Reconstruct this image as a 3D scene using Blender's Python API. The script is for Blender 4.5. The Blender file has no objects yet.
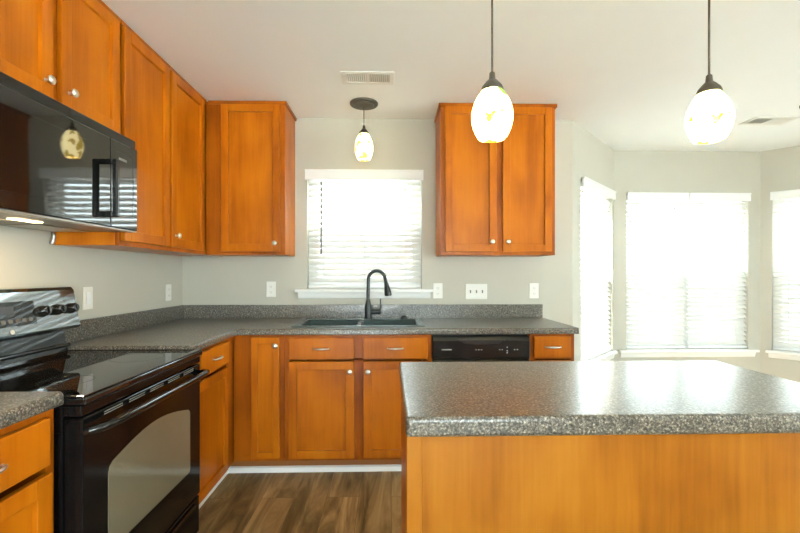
import bpy, bmesh, math, random
from mathutils import Vector, Matrix
random.seed(7)
SC = bpy.context.scene
COL = SC.collection
PI = math.pi

# ------------------------------------------------------------------ camera
cam_d = bpy.data.cameras.new('camera')
cam = bpy.data.objects.new('camera', cam_d)
COL.objects.link(cam)
cam.location = (1.559, -3.2094, 1.2468)
cam.rotation_euler = (PI / 2, 0, -0.0257)
cam_d.sensor_width = 36
cam_d.lens = 420.2 * 36 / 800
cam_d.shift_y = 7.72 / 800
cam_d.clip_start = 0.02
SC.camera = cam

# ------------------------------------------------------------------ world, daylight, exposure
world = bpy.data.worlds.new('overcast_sky')
SC.world = world
world.use_nodes = True
wn = world.node_tree.nodes
wl = world.node_tree.links
wn.clear()
wo = wn.new('ShaderNodeOutputWorld')
wb = wn.new('ShaderNodeBackground')
wb.inputs['Color'].default_value = (0.80, 0.935, 1.0, 1)
wb.inputs['Strength'].default_value = 9.0
wl.new(wb.outputs[0], wo.inputs[0])
sun_d = bpy.data.lights.new('sun', 'SUN'); sun_d.energy = 80.0; sun_d.angle = math.radians(2); sun_d.color = (1.0, 0.98, 0.95)
sun = bpy.data.objects.new('sun', sun_d); COL.objects.link(sun)
sun.rotation_euler = (0, math.radians(-42), 0)      # from over the left wall; shines down on the pale bounce ground outside
SC.view_settings.view_transform = 'Standard'
SC.view_settings.look = 'None'
SC.view_settings.gamma = 1
SC.view_settings.use_curve_mapping = False
SC.view_settings.exposure = 0.86
SC.cycles.max_bounces = 10
SC.cycles.diffuse_bounces = 6
SC.cycles.glossy_bounces = 5
SC.cycles.transmission_bounces = 6
SC.cycles.transparent_max_bounces = 24
SC.cycles.sample_clamp_indirect = 6.0

# ------------------------------------------------------------------ frames: u along, v out of the wall into the room, w up
class Frame:
    def __init__(s, o, u, v):
        s.o = Vector((o[0], o[1], 0)); s.u = Vector((u[0], u[1], 0)).normalized(); s.v = Vector((v[0], v[1], 0)).normalized()
    def p(s, u, v, w):
        q = s.o + s.u * u + s.v * v
        return Vector((q.x, q.y, w))
WORLD = Frame((0, 0), (1, 0), (0, 1))
BACK = Frame((0, 0), (1, 0), (0, -1))            # back wall run
LEFT = Frame((0, 0), (0, -1), (1, 0))            # left wall run (u = distance from the back wall)
BA = Vector((0.694, 0.72))
BAYL = Frame((2.975, 0), (BA.x, BA.y), (BA.y, -BA.x))
BAYC = Frame((3.709, 0.77), (1, 0), (0, -1))
BAYR = Frame((5.152, 0.77), (BA.x, -BA.y), (-BA.y, -BA.x))

class MB:
    """mesh builder; shapes are given in a frame and collected into ONE mesh"""
    def __init__(s, fr=WORLD):
        s.b = bmesh.new(); s.f = fr
    def V(s, p): return s.b.verts.new(s.f.p(*p))
    def box(s, a, b, inset=None):
        x0, x1 = sorted((a[0], b[0])); y0, y1 = sorted((a[1], b[1])); z0, z1 = sorted((a[2], b[2]))
        v = [s.V(p) for p in ((x0,y0,z0),(x1,y0,z0),(x1,y1,z0),(x0,y1,z0),(x0,y0,z1),(x1,y0,z1),(x1,y1,z1),(x0,y1,z1))]
        for f in ((0,1,2,3),(4,5,6,7),(0,1,5,4),(1,2,6,5),(2,3,7,6),(3,0,4,7)): s.b.faces.new([v[i] for i in f])
        return s
    def prism(s, pts, axis, a, b):
        """polygon pts (2-D) extruded along axis ('u','v','w') from a to b"""
        def mk(p, t):
            return {'u': (t, p[0], p[1]), 'v': (p[0], t, p[1]), 'w': (p[0], p[1], t)}[axis]
        A = [s.V(mk(p, a)) for p in pts]; B = [s.V(mk(p, b)) for p in pts]
        n = len(pts)
        s.b.faces.new(A); s.b.faces.new(B[::-1])
        for i in range(n): s.b.faces.new((A[i], A[(i+1) % n], B[(i+1) % n], B[i]))
        return s
    def lathe(s, c, axis, prof, n=24, sc=(1, 1)):
        """prof: list of (radius, offset along axis) about point c; sc stretches the two cross axes"""
        rings = []
        for r, t in prof:
            ring = []
            for i in range(n):
                a = 2 * PI * i / n; x = r * math.cos(a) * sc[0]; y = r * math.sin(a) * sc[1]
                p = {'u': (c[0]+t, c[1]+x, c[2]+y), 'v': (c[0]+x, c[1]+t, c[2]+y), 'w': (c[0]+x, c[1]+y, c[2]+t)}[axis]
                ring.append(s.V(p))
            rings.append(ring)
        for A, B in zip(rings, rings[1:]):
            for i in range(n): s.b.faces.new((A[i], A[(i+1) % n], B[(i+1) % n], B[i]))
        s.b.faces.new(rings[0]); s.b.faces.new(rings[-1][::-1])
        return s
    def tube(s, pts, rad, n=12):
        """round tube along points; rad a number or a list"""
        P = [s.f.p(*p) for p in pts]
        R = rad if isinstance(rad, (list, tuple)) else [rad] * len(P)
        rings = []; up = None
        for i, p in enumerate(P):
            t = (P[min(i+1, len(P)-1)] - P[max(i-1, 0)]).normalized()
            if up is None:
                up = t.orthogonal().normalized()
            up = (up - t * up.dot(t)).normalized(); q = t.cross(up)
            rings.append([s.b.verts.new(p + (up * math.cos(2*PI*k/n) + q * math.sin(2*PI*k/n)) * R[i]) for k in range(n)])
        for A, B in zip(rings, rings[1:]):
            for i in range(n): s.b.faces.new((A[i], A[(i+1) % n], B[(i+1) % n], B[i]))
        s.b.faces.new(rings[0]); s.b.faces.new(rings[-1][::-1])
        return s

def link(name, mb, mat, parent=None, bev=0, smooth=False, seg=2, root=None):
    """ONE mesh object; vertices become relative to the thing's base"""
    b = mb.b
    bmesh.ops.recalc_face_normals(b, faces=b.faces)
    off = Vector((0, 0, 0))
    top = parent
    while top is not None:
        off += top.location; top = top.parent
    if parent is None and root is not None:
        off = Vector(root)
    bmesh.ops.translate(b, verts=b.verts, vec=-off)
    me = bpy.data.meshes.new(name); b.to_mesh(me); b.free()
    me.materials.append(mat)
    if smooth:
        for p in me.polygons: p.use_smooth = True
    o = bpy.data.objects.new(name, me); COL.objects.link(o)
    if parent is not None: o.parent = parent
    elif root is not None: o.location = root
    if bev:
        m = o.modifiers.new('bevel', 'BEVEL'); m.width = bev; m.segments = seg; m.limit_method = 'ANGLE'; m.angle_limit = math.radians(35)
        if smooth or seg > 1: m.harden_normals = False
    if smooth:
        m = o.modifiers.new('split', 'EDGE_SPLIT'); m.split_angle = math.radians(42)
    return o

def thing(name, label, cat, loc, group=None):
    o = bpy.data.objects.new(name, None); COL.objects.link(o)
    o.location = loc; o.empty_display_size = 0.05
    o['label'] = label; o['category'] = cat
    if group: o['group'] = group
    return o
def tag(o, label, cat, group=None):
    o['label'] = label; o['category'] = cat
    if group: o['group'] = group
    return o
def struct(name, mb, mat, parent=None, bev=0):
    o = link(name, mb, mat, parent, bev)
    if parent is None: o['kind'] = 'structure'
    return o

# ------------------------------------------------------------------ materials
def newmat(name):
    m = bpy.data.materials.new(name); m.use_nodes = True
    nt = m.node_tree; bs = nt.nodes['Principled BSDF']
    return m, nt, bs
def plain(name, col, rough=0.5, metal=0.0, spec=0.5, coat=0.0, noise=0.0, nscale=8.0):
    m, nt, bs = newmat(name)
    bs.inputs['Base Color'].default_value = (*col, 1)
    bs.inputs['Roughness'].default_value = rough
    bs.inputs['Metallic'].default_value = metal
    bs.inputs['Specular IOR Level'].default_value = spec
    bs.inputs['Coat Weight'].default_value = coat
    bs.inputs['Coat Roughness'].default_value = 0.05
    if noise:
        tc = nt.nodes.new('ShaderNodeTexCoord'); nz = nt.nodes.new('ShaderNodeTexNoise'); nz.inputs['Scale'].default_value = nscale
        nz.inputs['Detail'].default_value = 4
        rp = nt.nodes.new('ShaderNodeValToRGB')
        rp.color_ramp.elements[0].position = 0.3; rp.color_ramp.elements[1].position = 0.7
        rp.color_ramp.elements[0].color = (*[c * (1 - noise) for c in col], 1)
        rp.color_ramp.elements[1].color = (*[min(1, c * (1 + noise)) for c in col], 1)
        nt.links.new(tc.outputs['Object'], nz.inputs['Vector']); nt.links.new(nz.outputs['Fac'], rp.inputs[0])
        nt.links.new(rp.outputs[0], bs.inputs['Base Color'])
    return m
def ramp(nt, stops):
    r = nt.nodes.new('ShaderNodeValToRGB')
    els = r.color_ramp.elements
    while len(els) < len(stops): els.new(0.5)
    for e, (p, c) in zip(els, stops): e.position = p; e.color = (*c, 1)
    return r
def wood(name, light, mid, dark, axis='z', rough=0.32):
    m, nt, bs = newmat(name); N = nt.nodes.new; L = nt.links.new
    tc = N('ShaderNodeTexCoord'); oi = N('ShaderNodeObjectInfo')
    add = N('ShaderNodeVectorMath'); add.operation = 'ADD'
    mul = N('ShaderNodeVectorMath'); mul.operation = 'SCALE'; mul.inputs['Scale'].default_value = 17.0
    cmb = N('ShaderNodeCombineXYZ')
    for k in range(3): L(oi.outputs['Random'], cmb.inputs[k])
    L(cmb.outputs[0], mul.inputs[0]); L(tc.outputs['Object'], add.inputs[0]); L(mul.outputs[0], add.inputs[1])
    mp = N('ShaderNodeMapping'); mp.inputs['Scale'].default_value = {'z': (6, 6, 1.4), 'x': (1.4, 6, 6), 'y': (6, 1.4, 6)}[axis]
    L(add.outputs[0], mp.inputs['Vector'])
    n1 = N('ShaderNodeTexNoise'); n1.inputs['Scale'].default_value = 1.0; n1.inputs['Detail'].default_value = 5; n1.inputs['Distortion'].default_value = 0.6
    L(mp.outputs[0], n1.inputs['Vector'])
    n2 = N('ShaderNodeTexNoise'); n2.inputs['Scale'].default_value = 2.8; n2.inputs['Detail'].default_value = 3
    L(add.outputs[0], n2.inputs['Vector'])
    mp3 = N('ShaderNodeMapping'); mp3.inputs['Scale'].default_value = {'z': (70, 70, 3), 'x': (3, 70, 70), 'y': (70, 3, 70)}[axis]
    L(add.outputs[0], mp3.inputs['Vector'])
    n3 = N('ShaderNodeTexNoise'); n3.inputs['Scale'].default_value = 1.0; n3.inputs['Detail'].default_value = 2
    L(mp3.outputs[0], n3.inputs['Vector'])
    a1 = N('ShaderNodeMath'); a1.operation = 'MULTIPLY_ADD'; L(n1.outputs['Fac'], a1.inputs[0]); a1.inputs[1].default_value = 0.5
    a2 = N('ShaderNodeMath'); a2.operation = 'MULTIPLY_ADD'; L(n2.outputs['Fac'], a2.inputs[0]); a2.inputs[1].default_value = 0.35
    a3 = N('ShaderNodeMath'); a3.operation = 'MULTIPLY'; L(n3.outputs['Fac'], a3.inputs[0]); a3.inputs[1].default_value = 0.15
    L(a3.outputs[0], a2.inputs[2]); L(a2.outputs[0], a1.inputs[2])
    r = ramp(nt, [(0.38, dark), (0.5, mid), (0.62, light)])
    L(a1.outputs[0], r.inputs[0]); L(r.outputs[0], bs.inputs['Base Color'])
    bs.inputs['Roughness'].default_value = rough
    bs.inputs['Specular IOR Level'].default_value = 0.2
    return m
W_DOOR = wood('orange_maple', (0.455, 0.134, 0.003), (0.38, 0.102, 0.002), (0.265, 0.063, 0.001))
W_PANEL = W_DOOR
W_FRAME = wood('orange_maple_face_frame', (0.36, 0.092, 0.003), (0.28, 0.067, 0.002), (0.19, 0.040, 0.001))
W_ISL = wood('pale_orange_maple', (0.33, 0.125, 0.010), (0.27, 0.092, 0.006), (0.18, 0.052, 0.003))
W_TOE = plain('brown_toe_kick', (0.26, 0.09, 0.015), 0.5)

def granite(name):
    m, nt, bs = newmat(name); N = nt.nodes.new; L = nt.links.new
    tc = N('ShaderNodeTexCoord')
    n1 = N('ShaderNodeTexNoise'); n1.inputs['Scale'].default_value = 165; n1.inputs['Detail'].default_value = 3; n1.inputs['Roughness'].default_value = 0.7
    n2 = N('ShaderNodeTexVoronoi'); n2.inputs['Scale'].default_value = 210
    L(tc.outputs['Object'], n1.inputs['Vector']); L(tc.outputs['Object'], n2.inputs['Vector'])
    r1 = ramp(nt, [(0.34, (0.026, 0.023, 0.019)), (0.47, (0.088, 0.078, 0.063)), (0.56, (0.158, 0.140, 0.113)), (0.68, (0.37, 0.34, 0.285))])
    L(n1.outputs['Fac'], r1.inputs[0])
    r2 = ramp(nt, [(0.0, (0.3, 0.3, 0.3)), (0.5, (0.95, 0.95, 0.95)), (1.0, (1.45, 1.45, 1.4))])
    sep = N('ShaderNodeSeparateColor'); L(n2.outputs['Color'], sep.inputs[0]); L(sep.outputs[0], r2.inputs[0])
    mx = N('ShaderNodeMix'); mx.data_type = 'RGBA'; mx.blend_type = 'MULTIPLY'; mx.inputs[0].default_value = 1
    L(r1.outputs[0], mx.inputs[6]); L(r2.outputs[0], mx.inputs[7]); L(mx.outputs[2], bs.inputs['Base Color'])
    bs.inputs['Roughness'].default_value = 0.3; bs.inputs['Coat Weight'].default_value = 0.5; bs.inputs['Coat Roughness'].default_value = 0.2; bs.inputs['Coat IOR'].default_value = 1.5
    return m
GRAN = granite('speckled_grey_laminate')

def floor_mat():
    m, nt, bs = newmat('wood_look_planks'); N = nt.nodes.new; L = nt.links.new
    tc = N('ShaderNodeTexCoord'); mp = N('ShaderNodeMapping'); mp.inputs['Rotation'].default_value = (0, 0, PI / 2)
    mp.inputs['Location'].default_value = (0.37, 0.05, 0)
    L(tc.outputs['Object'], mp.inputs['Vector'])
    br = N('ShaderNodeTexBrick'); br.inputs['Scale'].default_value = 1.0
    br.inputs['Brick Width'].default_value = 1.22; br.inputs['Row Height'].default_value = 0.18
    br.inputs['Mortar Size'].default_value = 0.001; br.inputs['Mortar Smooth'].default_value = 0.2
    br.inputs['Color1'].default_value = (0, 0, 0, 1); br.inputs['Color2'].default_value = (1, 1, 1, 1); br.inputs['Mortar'].default_value = (0.5, 0.5, 0.5, 1)
    br.offset = 0.37
    L(mp.outputs[0], br.inputs['Vector'])
    sp = N('ShaderNodeSeparateColor'); L(br.outputs['Color'], sp.inputs[0])
    off = N('ShaderNodeCombineXYZ'); L(sp.outputs[0], off.inputs[0]); L(sp.outputs[0], off.inputs[1])
    sc = N('ShaderNodeVectorMath'); sc.operation = 'SCALE'; sc.inputs['Scale'].default_value = 9; L(off.outputs[0], sc.inputs[0])
    ad = N('ShaderNodeVectorMath'); ad.operation = 'ADD'; L(mp.outputs[0], ad.inputs[0]); L(sc.outputs[0], ad.inputs[1])
    m2 = N('ShaderNodeMapping'); m2.inputs['Scale'].default_value = (1.2, 9, 1); L(ad.outputs[0], m2.inputs['Vector'])
    n1 = N('ShaderNodeTexNoise'); n1.inputs['Scale'].default_value = 1.0; n1.inputs['Detail'].default_value = 8; n1.inputs['Roughness'].default_value = 0.62; n1.inputs['Distortion'].default_value = 0.9
    L(m2.outputs[0], n1.inputs['Vector'])
    r = ramp(nt, [(0.30, (0.045, 0.025, 0.009)), (0.43, (0.16, 0.095, 0.036)), (0.56, (0.31, 0.20, 0.085)), (0.70, (0.46, 0.32, 0.15))])
    L(n1.outputs['Fac'], r.inputs[0])
    # knots
    m3 = N('ShaderNodeMapping'); m3.inputs['Scale'].default_value = (2.3, 7.0, 1); L(ad.outputs[0], m3.inputs['Vector'])
    vo = N('ShaderNodeTexVoronoi'); vo.inputs['Scale'].default_value = 1.0; L(m3.outputs[0], vo.inputs['Vector'])
    kr = ramp(nt, [(0.06, (0.14, 0.11, 0.09)), (0.27, (1, 1, 1))]); L(vo.outputs['Distance'], kr.inputs[0])
    mx = N('ShaderNodeMix'); mx.data_type = 'RGBA'; mx.blend_type = 'MULTIPLY'; mx.inputs[0].default_value = 0.9
    L(r.outputs[0], mx.inputs[6]); L(kr.outputs[0], mx.inputs[7])
    # plank tone
    tr = ramp(nt, [(0, (0.82, 0.82, 0.80)), (1, (1.15, 1.13, 1.08))]); L(sp.outputs[0], tr.inputs[0])
    m4 = N('ShaderNodeMix'); m4.data_type = 'RGBA'; m4.blend_type = 'MULTIPLY'; m4.inputs[0].default_value = 1
    L(mx.outputs[2], m4.inputs[6]); L(tr.outputs[0], m4.inputs[7])
    m5 = N('ShaderNodeMix'); m5.data_type = 'RGBA'; L(br.outputs['Fac'], m5.inputs[0]); L(m4.outputs[2], m5.inputs[6]); m5.inputs[7].default_value = (0.09, 0.055, 0.025, 1)
    L(m5.outputs[2], bs.inputs['Base Color']); bs.inputs['Roughness'].default_value = 0.5; bs.inputs['Specular IOR Level'].default_value = 0.25
    return m
FLOOR = floor_mat()
WALL = plain('greige_wall_paint', (0.50, 0.478, 0.405), 0.75, noise=0.015, nscale=3)
CEIL = plain('off_white_ceiling_paint', (0.89, 0.90, 0.89), 0.85, noise=0.01, nscale=3)
TRIM = plain('white_trim_paint', (0.84, 0.83, 0.80), 0.4, noise=0.01)
VINYL = plain('white_vinyl', (0.82, 0.82, 0.81), 0.35, noise=0.01)
BLACK = plain('gloss_black_enamel', (0.006, 0.006, 0.006), 0.06, noise=0.1)
def wavy(m, scale, strength):
    nt = m.node_tree; tc = nt.nodes.new('ShaderNodeTexCoord'); nz = nt.nodes.new('ShaderNodeTexNoise'); nz.inputs['Scale'].default_value = scale; nz.inputs['Detail'].default_value = 1
    bp_ = nt.nodes.new('ShaderNodeBump'); bp_.inputs['Strength'].default_value = strength; bp_.inputs['Distance'].default_value = 0.01
    nt.links.new(tc.outputs['Object'], nz.inputs['Vector']); nt.links.new(nz.outputs['Fac'], bp_.inputs['Height']); nt.links.new(bp_.outputs[0], nt.nodes['Principled BSDF'].inputs['Normal'])
BGUARD = plain('gloss_black_moulded_panel', (0.008, 0.016, 0.014), 0.09, spec=1.0, coat=1.0, noise=0.1); BGUARD.node_tree.nodes['Principled BSDF'].inputs['Coat IOR'].default_value = 1.9; wavy(BGUARD, 7, 0.12)
MWFACE = plain('gloss_black_microwave_face', (0.005, 0.005, 0.005), 0.04, spec=0.85, noise=0.1); wavy(MWFACE, 5, 0.04)
BLACK2 = plain('satin_black_enamel', (0.012, 0.012, 0.012), 0.22, noise=0.1)
DOORB = plain('black_oven_enamel', (0.005, 0.005, 0.005), 0.1, spec=0.15, noise=0.1)
BGLASS = plain('black_ceramic_glass', (0.005, 0.005, 0.005), 0.03, noise=0.1)
BPLAST = plain('black_plastic', (0.014, 0.014, 0.014), 0.3, noise=0.1)
OVENWIN = plain('smoky_oven_window_glass', (0.19, 0.17, 0.115), 0.08, noise=0.06, nscale=3)
RING2 = plain('smoky_clear_wand', (0.16, 0.16, 0.15), 0.3, noise=0.05)
RING = plain('faint_burner_print', (0.03, 0.03, 0.03), 0.25, noise=0.05)
GREYP = plain('grey_printed_marks', (0.45, 0.45, 0.43), 0.4, noise=0.05)
NICKEL = plain('satin_nickel', (0.72, 0.70, 0.66), 0.28, 1.0, noise=0.04)
DSTEEL = plain('brown_grey_painted_metal', (0.13, 0.12, 0.10), 0.35, 0.5, noise=0.05)
STEEL = plain('grey_steel', (0.42, 0.41, 0.38), 0.35, 1.0, noise=0.05)
BRONZE = plain('oil_rubbed_bronze', (0.10, 0.085, 0.065), 0.42, 0.6, noise=0.15, nscale=30)
FAUC = plain('matte_black_faucet_finish', (0.016, 0.020, 0.020), 0.3, noise=0.1)
SINKM = plain('black_composite_stone', (0.055, 0.085, 0.080), 0.22, coat=0.6, noise=0.2, nscale=200)
PLATE = plain('ivory_white_plastic', (0.80, 0.78, 0.72), 0.4, noise=0.01)
SLOT = plain('shadowed_slot_plastic', (0.24, 0.23, 0.20), 0.6, noise=0.05)
VENTM = plain('white_painted_register', (0.80, 0.78, 0.73), 0.5, noise=0.01)
VENTD = plain('dim_duct_metal', (0.42, 0.40, 0.35), 0.7, noise=0.05)
BOUNCE_GROUND = plain('pale_bounce_ground', (0.66, 0.655, 0.64), 0.9, noise=0.1, nscale=2)  # outside ground made pale so it bounces daylight up to the ceiling

def slat_mat():
    m, nt, bs = newmat('white_faux_wood_slat'); N = nt.nodes.new; L = nt.links.new
    nt.nodes.remove(bs)
    d = N('ShaderNodeBsdfDiffuse'); d.inputs['Color'].default_value = (0.84, 0.83, 0.80, 1)
    t = N('ShaderNodeBsdfTranslucent'); t.inputs['Color'].default_value = (0.82, 0.80, 0.75, 1)
    mx = N('ShaderNodeMixShader'); mx.inputs[0].default_value = 0.35
    L(d.outputs[0], mx.inputs[1]); L(t.outputs[0], mx.inputs[2]); L(mx.outputs[0], nt.nodes['Material Output'].inputs[0])
    return m
SLAT = slat_mat()
def pane_mat():
    m, nt, bs = newmat('window_glass'); N = nt.nodes.new; L = nt.links.new
    nt.nodes.remove(bs)
    t = N('ShaderNodeBsdfTransparent'); t.inputs['Color'].default_value = (0.93, 0.95, 0.94, 1)
    g = N('ShaderNodeBsdfGlossy'); g.inputs['Roughness'].default_value = 0.01
    mx = N('ShaderNodeMixShader'); mx.inputs[0].default_value = 0.05
    L(t.outputs[0], mx.inputs[1]); L(g.outputs[0], mx.inputs[2]); L(mx.outputs[0], nt.nodes['Material Output'].inputs[0])
    return m
PANE = pane_mat()
def screen_mat():
    m, nt, bs = newmat('insect_screen_mesh'); N = nt.nodes.new; L = nt.links.new
    nt.nodes.remove(bs)
    t = N('ShaderNodeBsdfTransparent'); d = N('ShaderNodeBsdfDiffuse'); d.inputs['Color'].default_value = (0.05, 0.05, 0.05, 1)
    mx = N('ShaderNodeMixShader'); mx.inputs[0].default_value = 0.5
    L(t.outputs[0], mx.inputs[1]); L(d.outputs[0], mx.inputs[2]); L(mx.outputs[0], nt.nodes['Material Output'].inputs[0])
    return m
SCREEN = screen_mat()
def shade_mat(name, strength, warm, flecks, green=(0.035, 0.085, 0.004), amber=(0.12, 0.085, 0.01)):
    m, nt, bs = newmat(name); N = nt.nodes.new; L = nt.links.new
    tc = N('ShaderNodeTexCoord')
    mp = N('ShaderNodeMapping'); mp.inputs['Scale'].default_value = (1, 1, 0.7); L(tc.outputs['Object'], mp.inputs['Vector'])
    nz = N('ShaderNodeTexNoise'); nz.inputs['Scale'].default_value = 14; L(mp.outputs[0], nz.inputs['Vector'])
    mxv = N('ShaderNodeMix'); mxv.data_type = 'VECTOR'; mxv.inputs[0].default_value = 0.06
    L(mp.outputs[0], mxv.inputs[4]); L(nz.outputs['Color'], mxv.inputs[5])
    vo = N('ShaderNodeTexVoronoi'); vo.inputs['Scale'].default_value = 42; L(mxv.outputs[1], vo.inputs['Vector'])
    sp = N('ShaderNodeSeparateColor'); L(vo.outputs['Color'], sp.inputs[0])
    a, b = flecks
    r = ramp(nt, [(0.0, green), (a * 0.5, amber), (a, warm), (1.0, warm)])
    r.color_ramp.interpolation = 'CONSTANT'
    L(sp.outputs[0], r.inputs[0])
    L(r.outputs[0], bs.inputs['Emission Color']); bs.inputs['Emission Strength'].default_value = strength
    L(r.outputs[0], bs.inputs['Base Color']); bs.inputs['Roughness'].default_value = 0.1
    return m
SHADE_BIG = shade_mat('lit_mosaic_glass_bright', 8.0, (1.0, 0.84, 0.32), (0.13, 0))
SHADE_SMALL = shade_mat('lit_mosaic_glass_amber', 3.2, (1.0, 0.85, 0.42), (0.30, 0), (0.36, 0.25, 0.03), (0.42, 0.27, 0.04))
m, nt, bs = newmat('cooktop_lamp_lens'); bs.inputs['Emission Color'].default_value = (1, 0.72, 0.36, 1); bs.inputs['Emission Strength'].default_value = 9
LENS = m

# ------------------------------------------------------------------ setting
CZ = 2.433
D_REAR, X_RIGHT = 6.0, 6.4
T = 0.14
bp = [(0, 0), (2.975, 0), (3.709, 0.77), (5.152, 0.77), (5.886, 0), (X_RIGHT, 0), (X_RIGHT, -D_REAR), (0, -D_REAR)]
def ext(pts, t):          # slightly wider outline (covers wall thickness)
    return [(-t, t), (2.975 - 0.06, t), (3.709 - 0.06, 0.77 + t), (5.152 + 0.06, 0.77 + t), (5.886 + 0.06, t), (X_RIGHT + t, t), (X_RIGHT + t, -D_REAR - t), (-t, -D_REAR - t)]
struct('floor', MB().prism(ext(bp, T), 'w', -0.12, 0.0), FLOOR)
struct('ceiling', MB().prism(ext(bp, T), 'w', CZ, CZ + 0.15), CEIL)
struct('ground', MB().box((-30, -30, -0.6), (40, 40, -0.5)), BOUNCE_GROUND)  # unseen ground, doubles as a reflector through the windows

def wall(name, fr, u0, u1, holes, e0=0.0, e1=0.0):
    """wall in a frame with rectangular holes (a, b, z0, z1)"""
    mb = MB(fr); x = u0 - e0
    for a, b, z0, z1 in holes:
        mb.box((x, -T, 0), (a, 0, CZ)); mb.box((a, -T, 0), (b, 0, z0)); mb.box((a, -T, z1), (b, 0, CZ)); x = b
    mb.box((x, -T, 0), (u1 + e1, 0, CZ))
    return struct(name, mb, WALL)
SINKW = (0.935, 1.808, 1.135, 2.02)
BL = (0.175, 1.005, 0.52, 2.01)
BC = (0.125, 1.325, 0.52, 2.01)
BR = (0.085, 0.90, 0.52, 2.01)
wall('wall_back', BACK, 0, 2.975, [SINKW])
wall('wall_bay_left', BAYL, 0, 1.064, [BL], 0.0, 0.0)
wall('wall_bay_center', BAYC, 0, 1.443, [BC])
wall('wall_bay_right', BAYR, 0, 1.060, [BR])
struct('wall_back_right', MB(BACK).box((5.886, -T, 0), (X_RIGHT + T, 0, CZ)), WALL)
struct('wall_left', MB(LEFT).box((-T, -T, 0), (D_REAR + T, 0, CZ)), WALL)
RIGHTF = Frame((X_RIGHT, 0), (0, -1), (-1, 0))
REARF = Frame((0, -D_REAR), (1, 0), (0, 1))
RIGHT_FILL_WIN = (1.9, 5.4, 0.1, 2.15)  # unseen opening in the right wall, added to let in fill light
REAR_FILL_WIN = (0.5, 3.1, 0.08, 2.1)  # unseen opening behind the camera, added to let in fill light
wall('wall_right', RIGHTF, 0, D_REAR, [RIGHT_FILL_WIN])
wall('wall_rear', REARF, 0, X_RIGHT, [REAR_FILL_WIN])

def portal(fr, a, b, z0, z1):
    ld = bpy.data.lights.new('window_portal', 'AREA'); ld.shape = 'RECTANGLE'; ld.size = b - a; ld.size_y = z1 - z0
    ld.cycles.is_portal = True
    o = bpy.data.objects.new('window_portal', ld); COL.objects.link(o)
    o.location = fr.p((a + b) / 2, -T - 0.01, (z0 + z1) / 2)
    # -Z of the lamp must look along +v
    z = -fr.v; x = fr.u; y = z.cross(x)
    if y.z < 0: x = -x; y = z.cross(x)
    o.rotation_euler = Matrix((x, y, z)).transposed().to_euler()

WN = [0]
def window(fr, a, b, z0, z1, sashes=1, screen=True):
    WN[0] += 1
    w = bpy.data.objects.new('window_%d' % WN[0], None); COL.objects.link(w); w.location = fr.p((a+b)/2, -0.1, z0); w['kind'] = 'structure'
    mb = MB(fr); t = 0.035
    mb.box((a, -T + .005, z0), (a + t, -0.07, z1)); mb.box((b - t, -T + .005, z0), (b, -0.07, z1))
    mb.box((a + t, -T + .005, z0), (b - t, -0.07, z0 + t)); mb.box((a + t, -T + .005, z1 - t), (b - t, -0.07, z1))
    n = sashes; step = (b - a) / n
    for i in range(1, n): mb.box((a + i*step - 0.035, -T + .005, z0 + t), (a + i*step + 0.035, -0.07, z1 - t))
    link('window_frame', mb, VINYL, w, 0.003)
    zm = (z0 + z1) / 2
    for i in range(n):
        p = a + i*step + t; q = a + (i+1)*step - t
        for lo, hi, v in ((zm - 0.02, z1 - t, -0.115), (z0 + t, zm + 0.02, -0.09)):
            s = MB(fr); r = 0.035
            s.box((p, v - .012, lo), (p + r, v + .012, hi)); s.box((q - r, v - .012, lo), (q, v + .012, hi))
            s.box((p + r, v - .012, lo), (q - r, v + .012, lo + r)); s.box((p + r, v - .012, hi - r), (q - r, v + .012, hi))
            so = link('sash', s, VINYL, w)
            link('glass_pane', MB(fr).box((p + r - .004, v - .002, lo + r - .004), (q - r + .004, v + .002, hi - r + .004)), PANE, so)
        if screen:
            link('insect_screen', MB(fr).box((p, -0.1335, z0 + t), (q, -0.1325, zm)), SCREEN, w)
    portal(fr, a, b, z0, z1)
    return w
window(BACK, *SINKW)
window(BAYL, *BL)
window(BAYC, *BC, sashes=2)
window(BAYR, *BR)
window(RIGHTF, *RIGHT_FILL_WIN, sashes=2, screen=False)  # added out of view, sized for side fill
window(REARF, *REAR_FILL_WIN, sashes=2, screen=False)  # added out of view, sized for frontal fill on the cabinets

TN = [0]
def sill(fr, a, b, z, e=0.055, drop=0.052):
    TN[0] += 1
    w = bpy.data.objects.new('trim_%d' % TN[0], None); COL.objects.link(w); w.location = fr.p((a+b)/2, 0, z); w['kind'] = 'structure'
    link('window_stool', MB(fr).box((a - e, 0.0005, z - 0.022), (b + e, 0.045, z)).box((a + .001, -0.068, z - 0.022 + .0005), (b - .001, 0.001, z + .004)), TRIM, w, 0.004)
    link('apron', MB(fr).prism([(0.0005, z - .0225), (0.026, z - .0225), (0.020, z - .040), (0.015, z - 0.022 - drop + .008), (0.008, z - 0.022 - drop), (0.0005, z - 0.022 - drop)], 'u', a - e + 0.02, b + e - 0.02), TRIM, w)
sill(BACK, SINKW[0], SINKW[1], 1.133, 0.085, 0.05)
sill(BAYL, BL[0], BL[1], 0.52, 0.03, 0.05)
sill(BAYC, BC[0], BC[1], 0.52, 0.075, 0.05)
sill(BAYR, BR[0], BR[1], 0.52, 0.045, 0.05)

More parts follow.
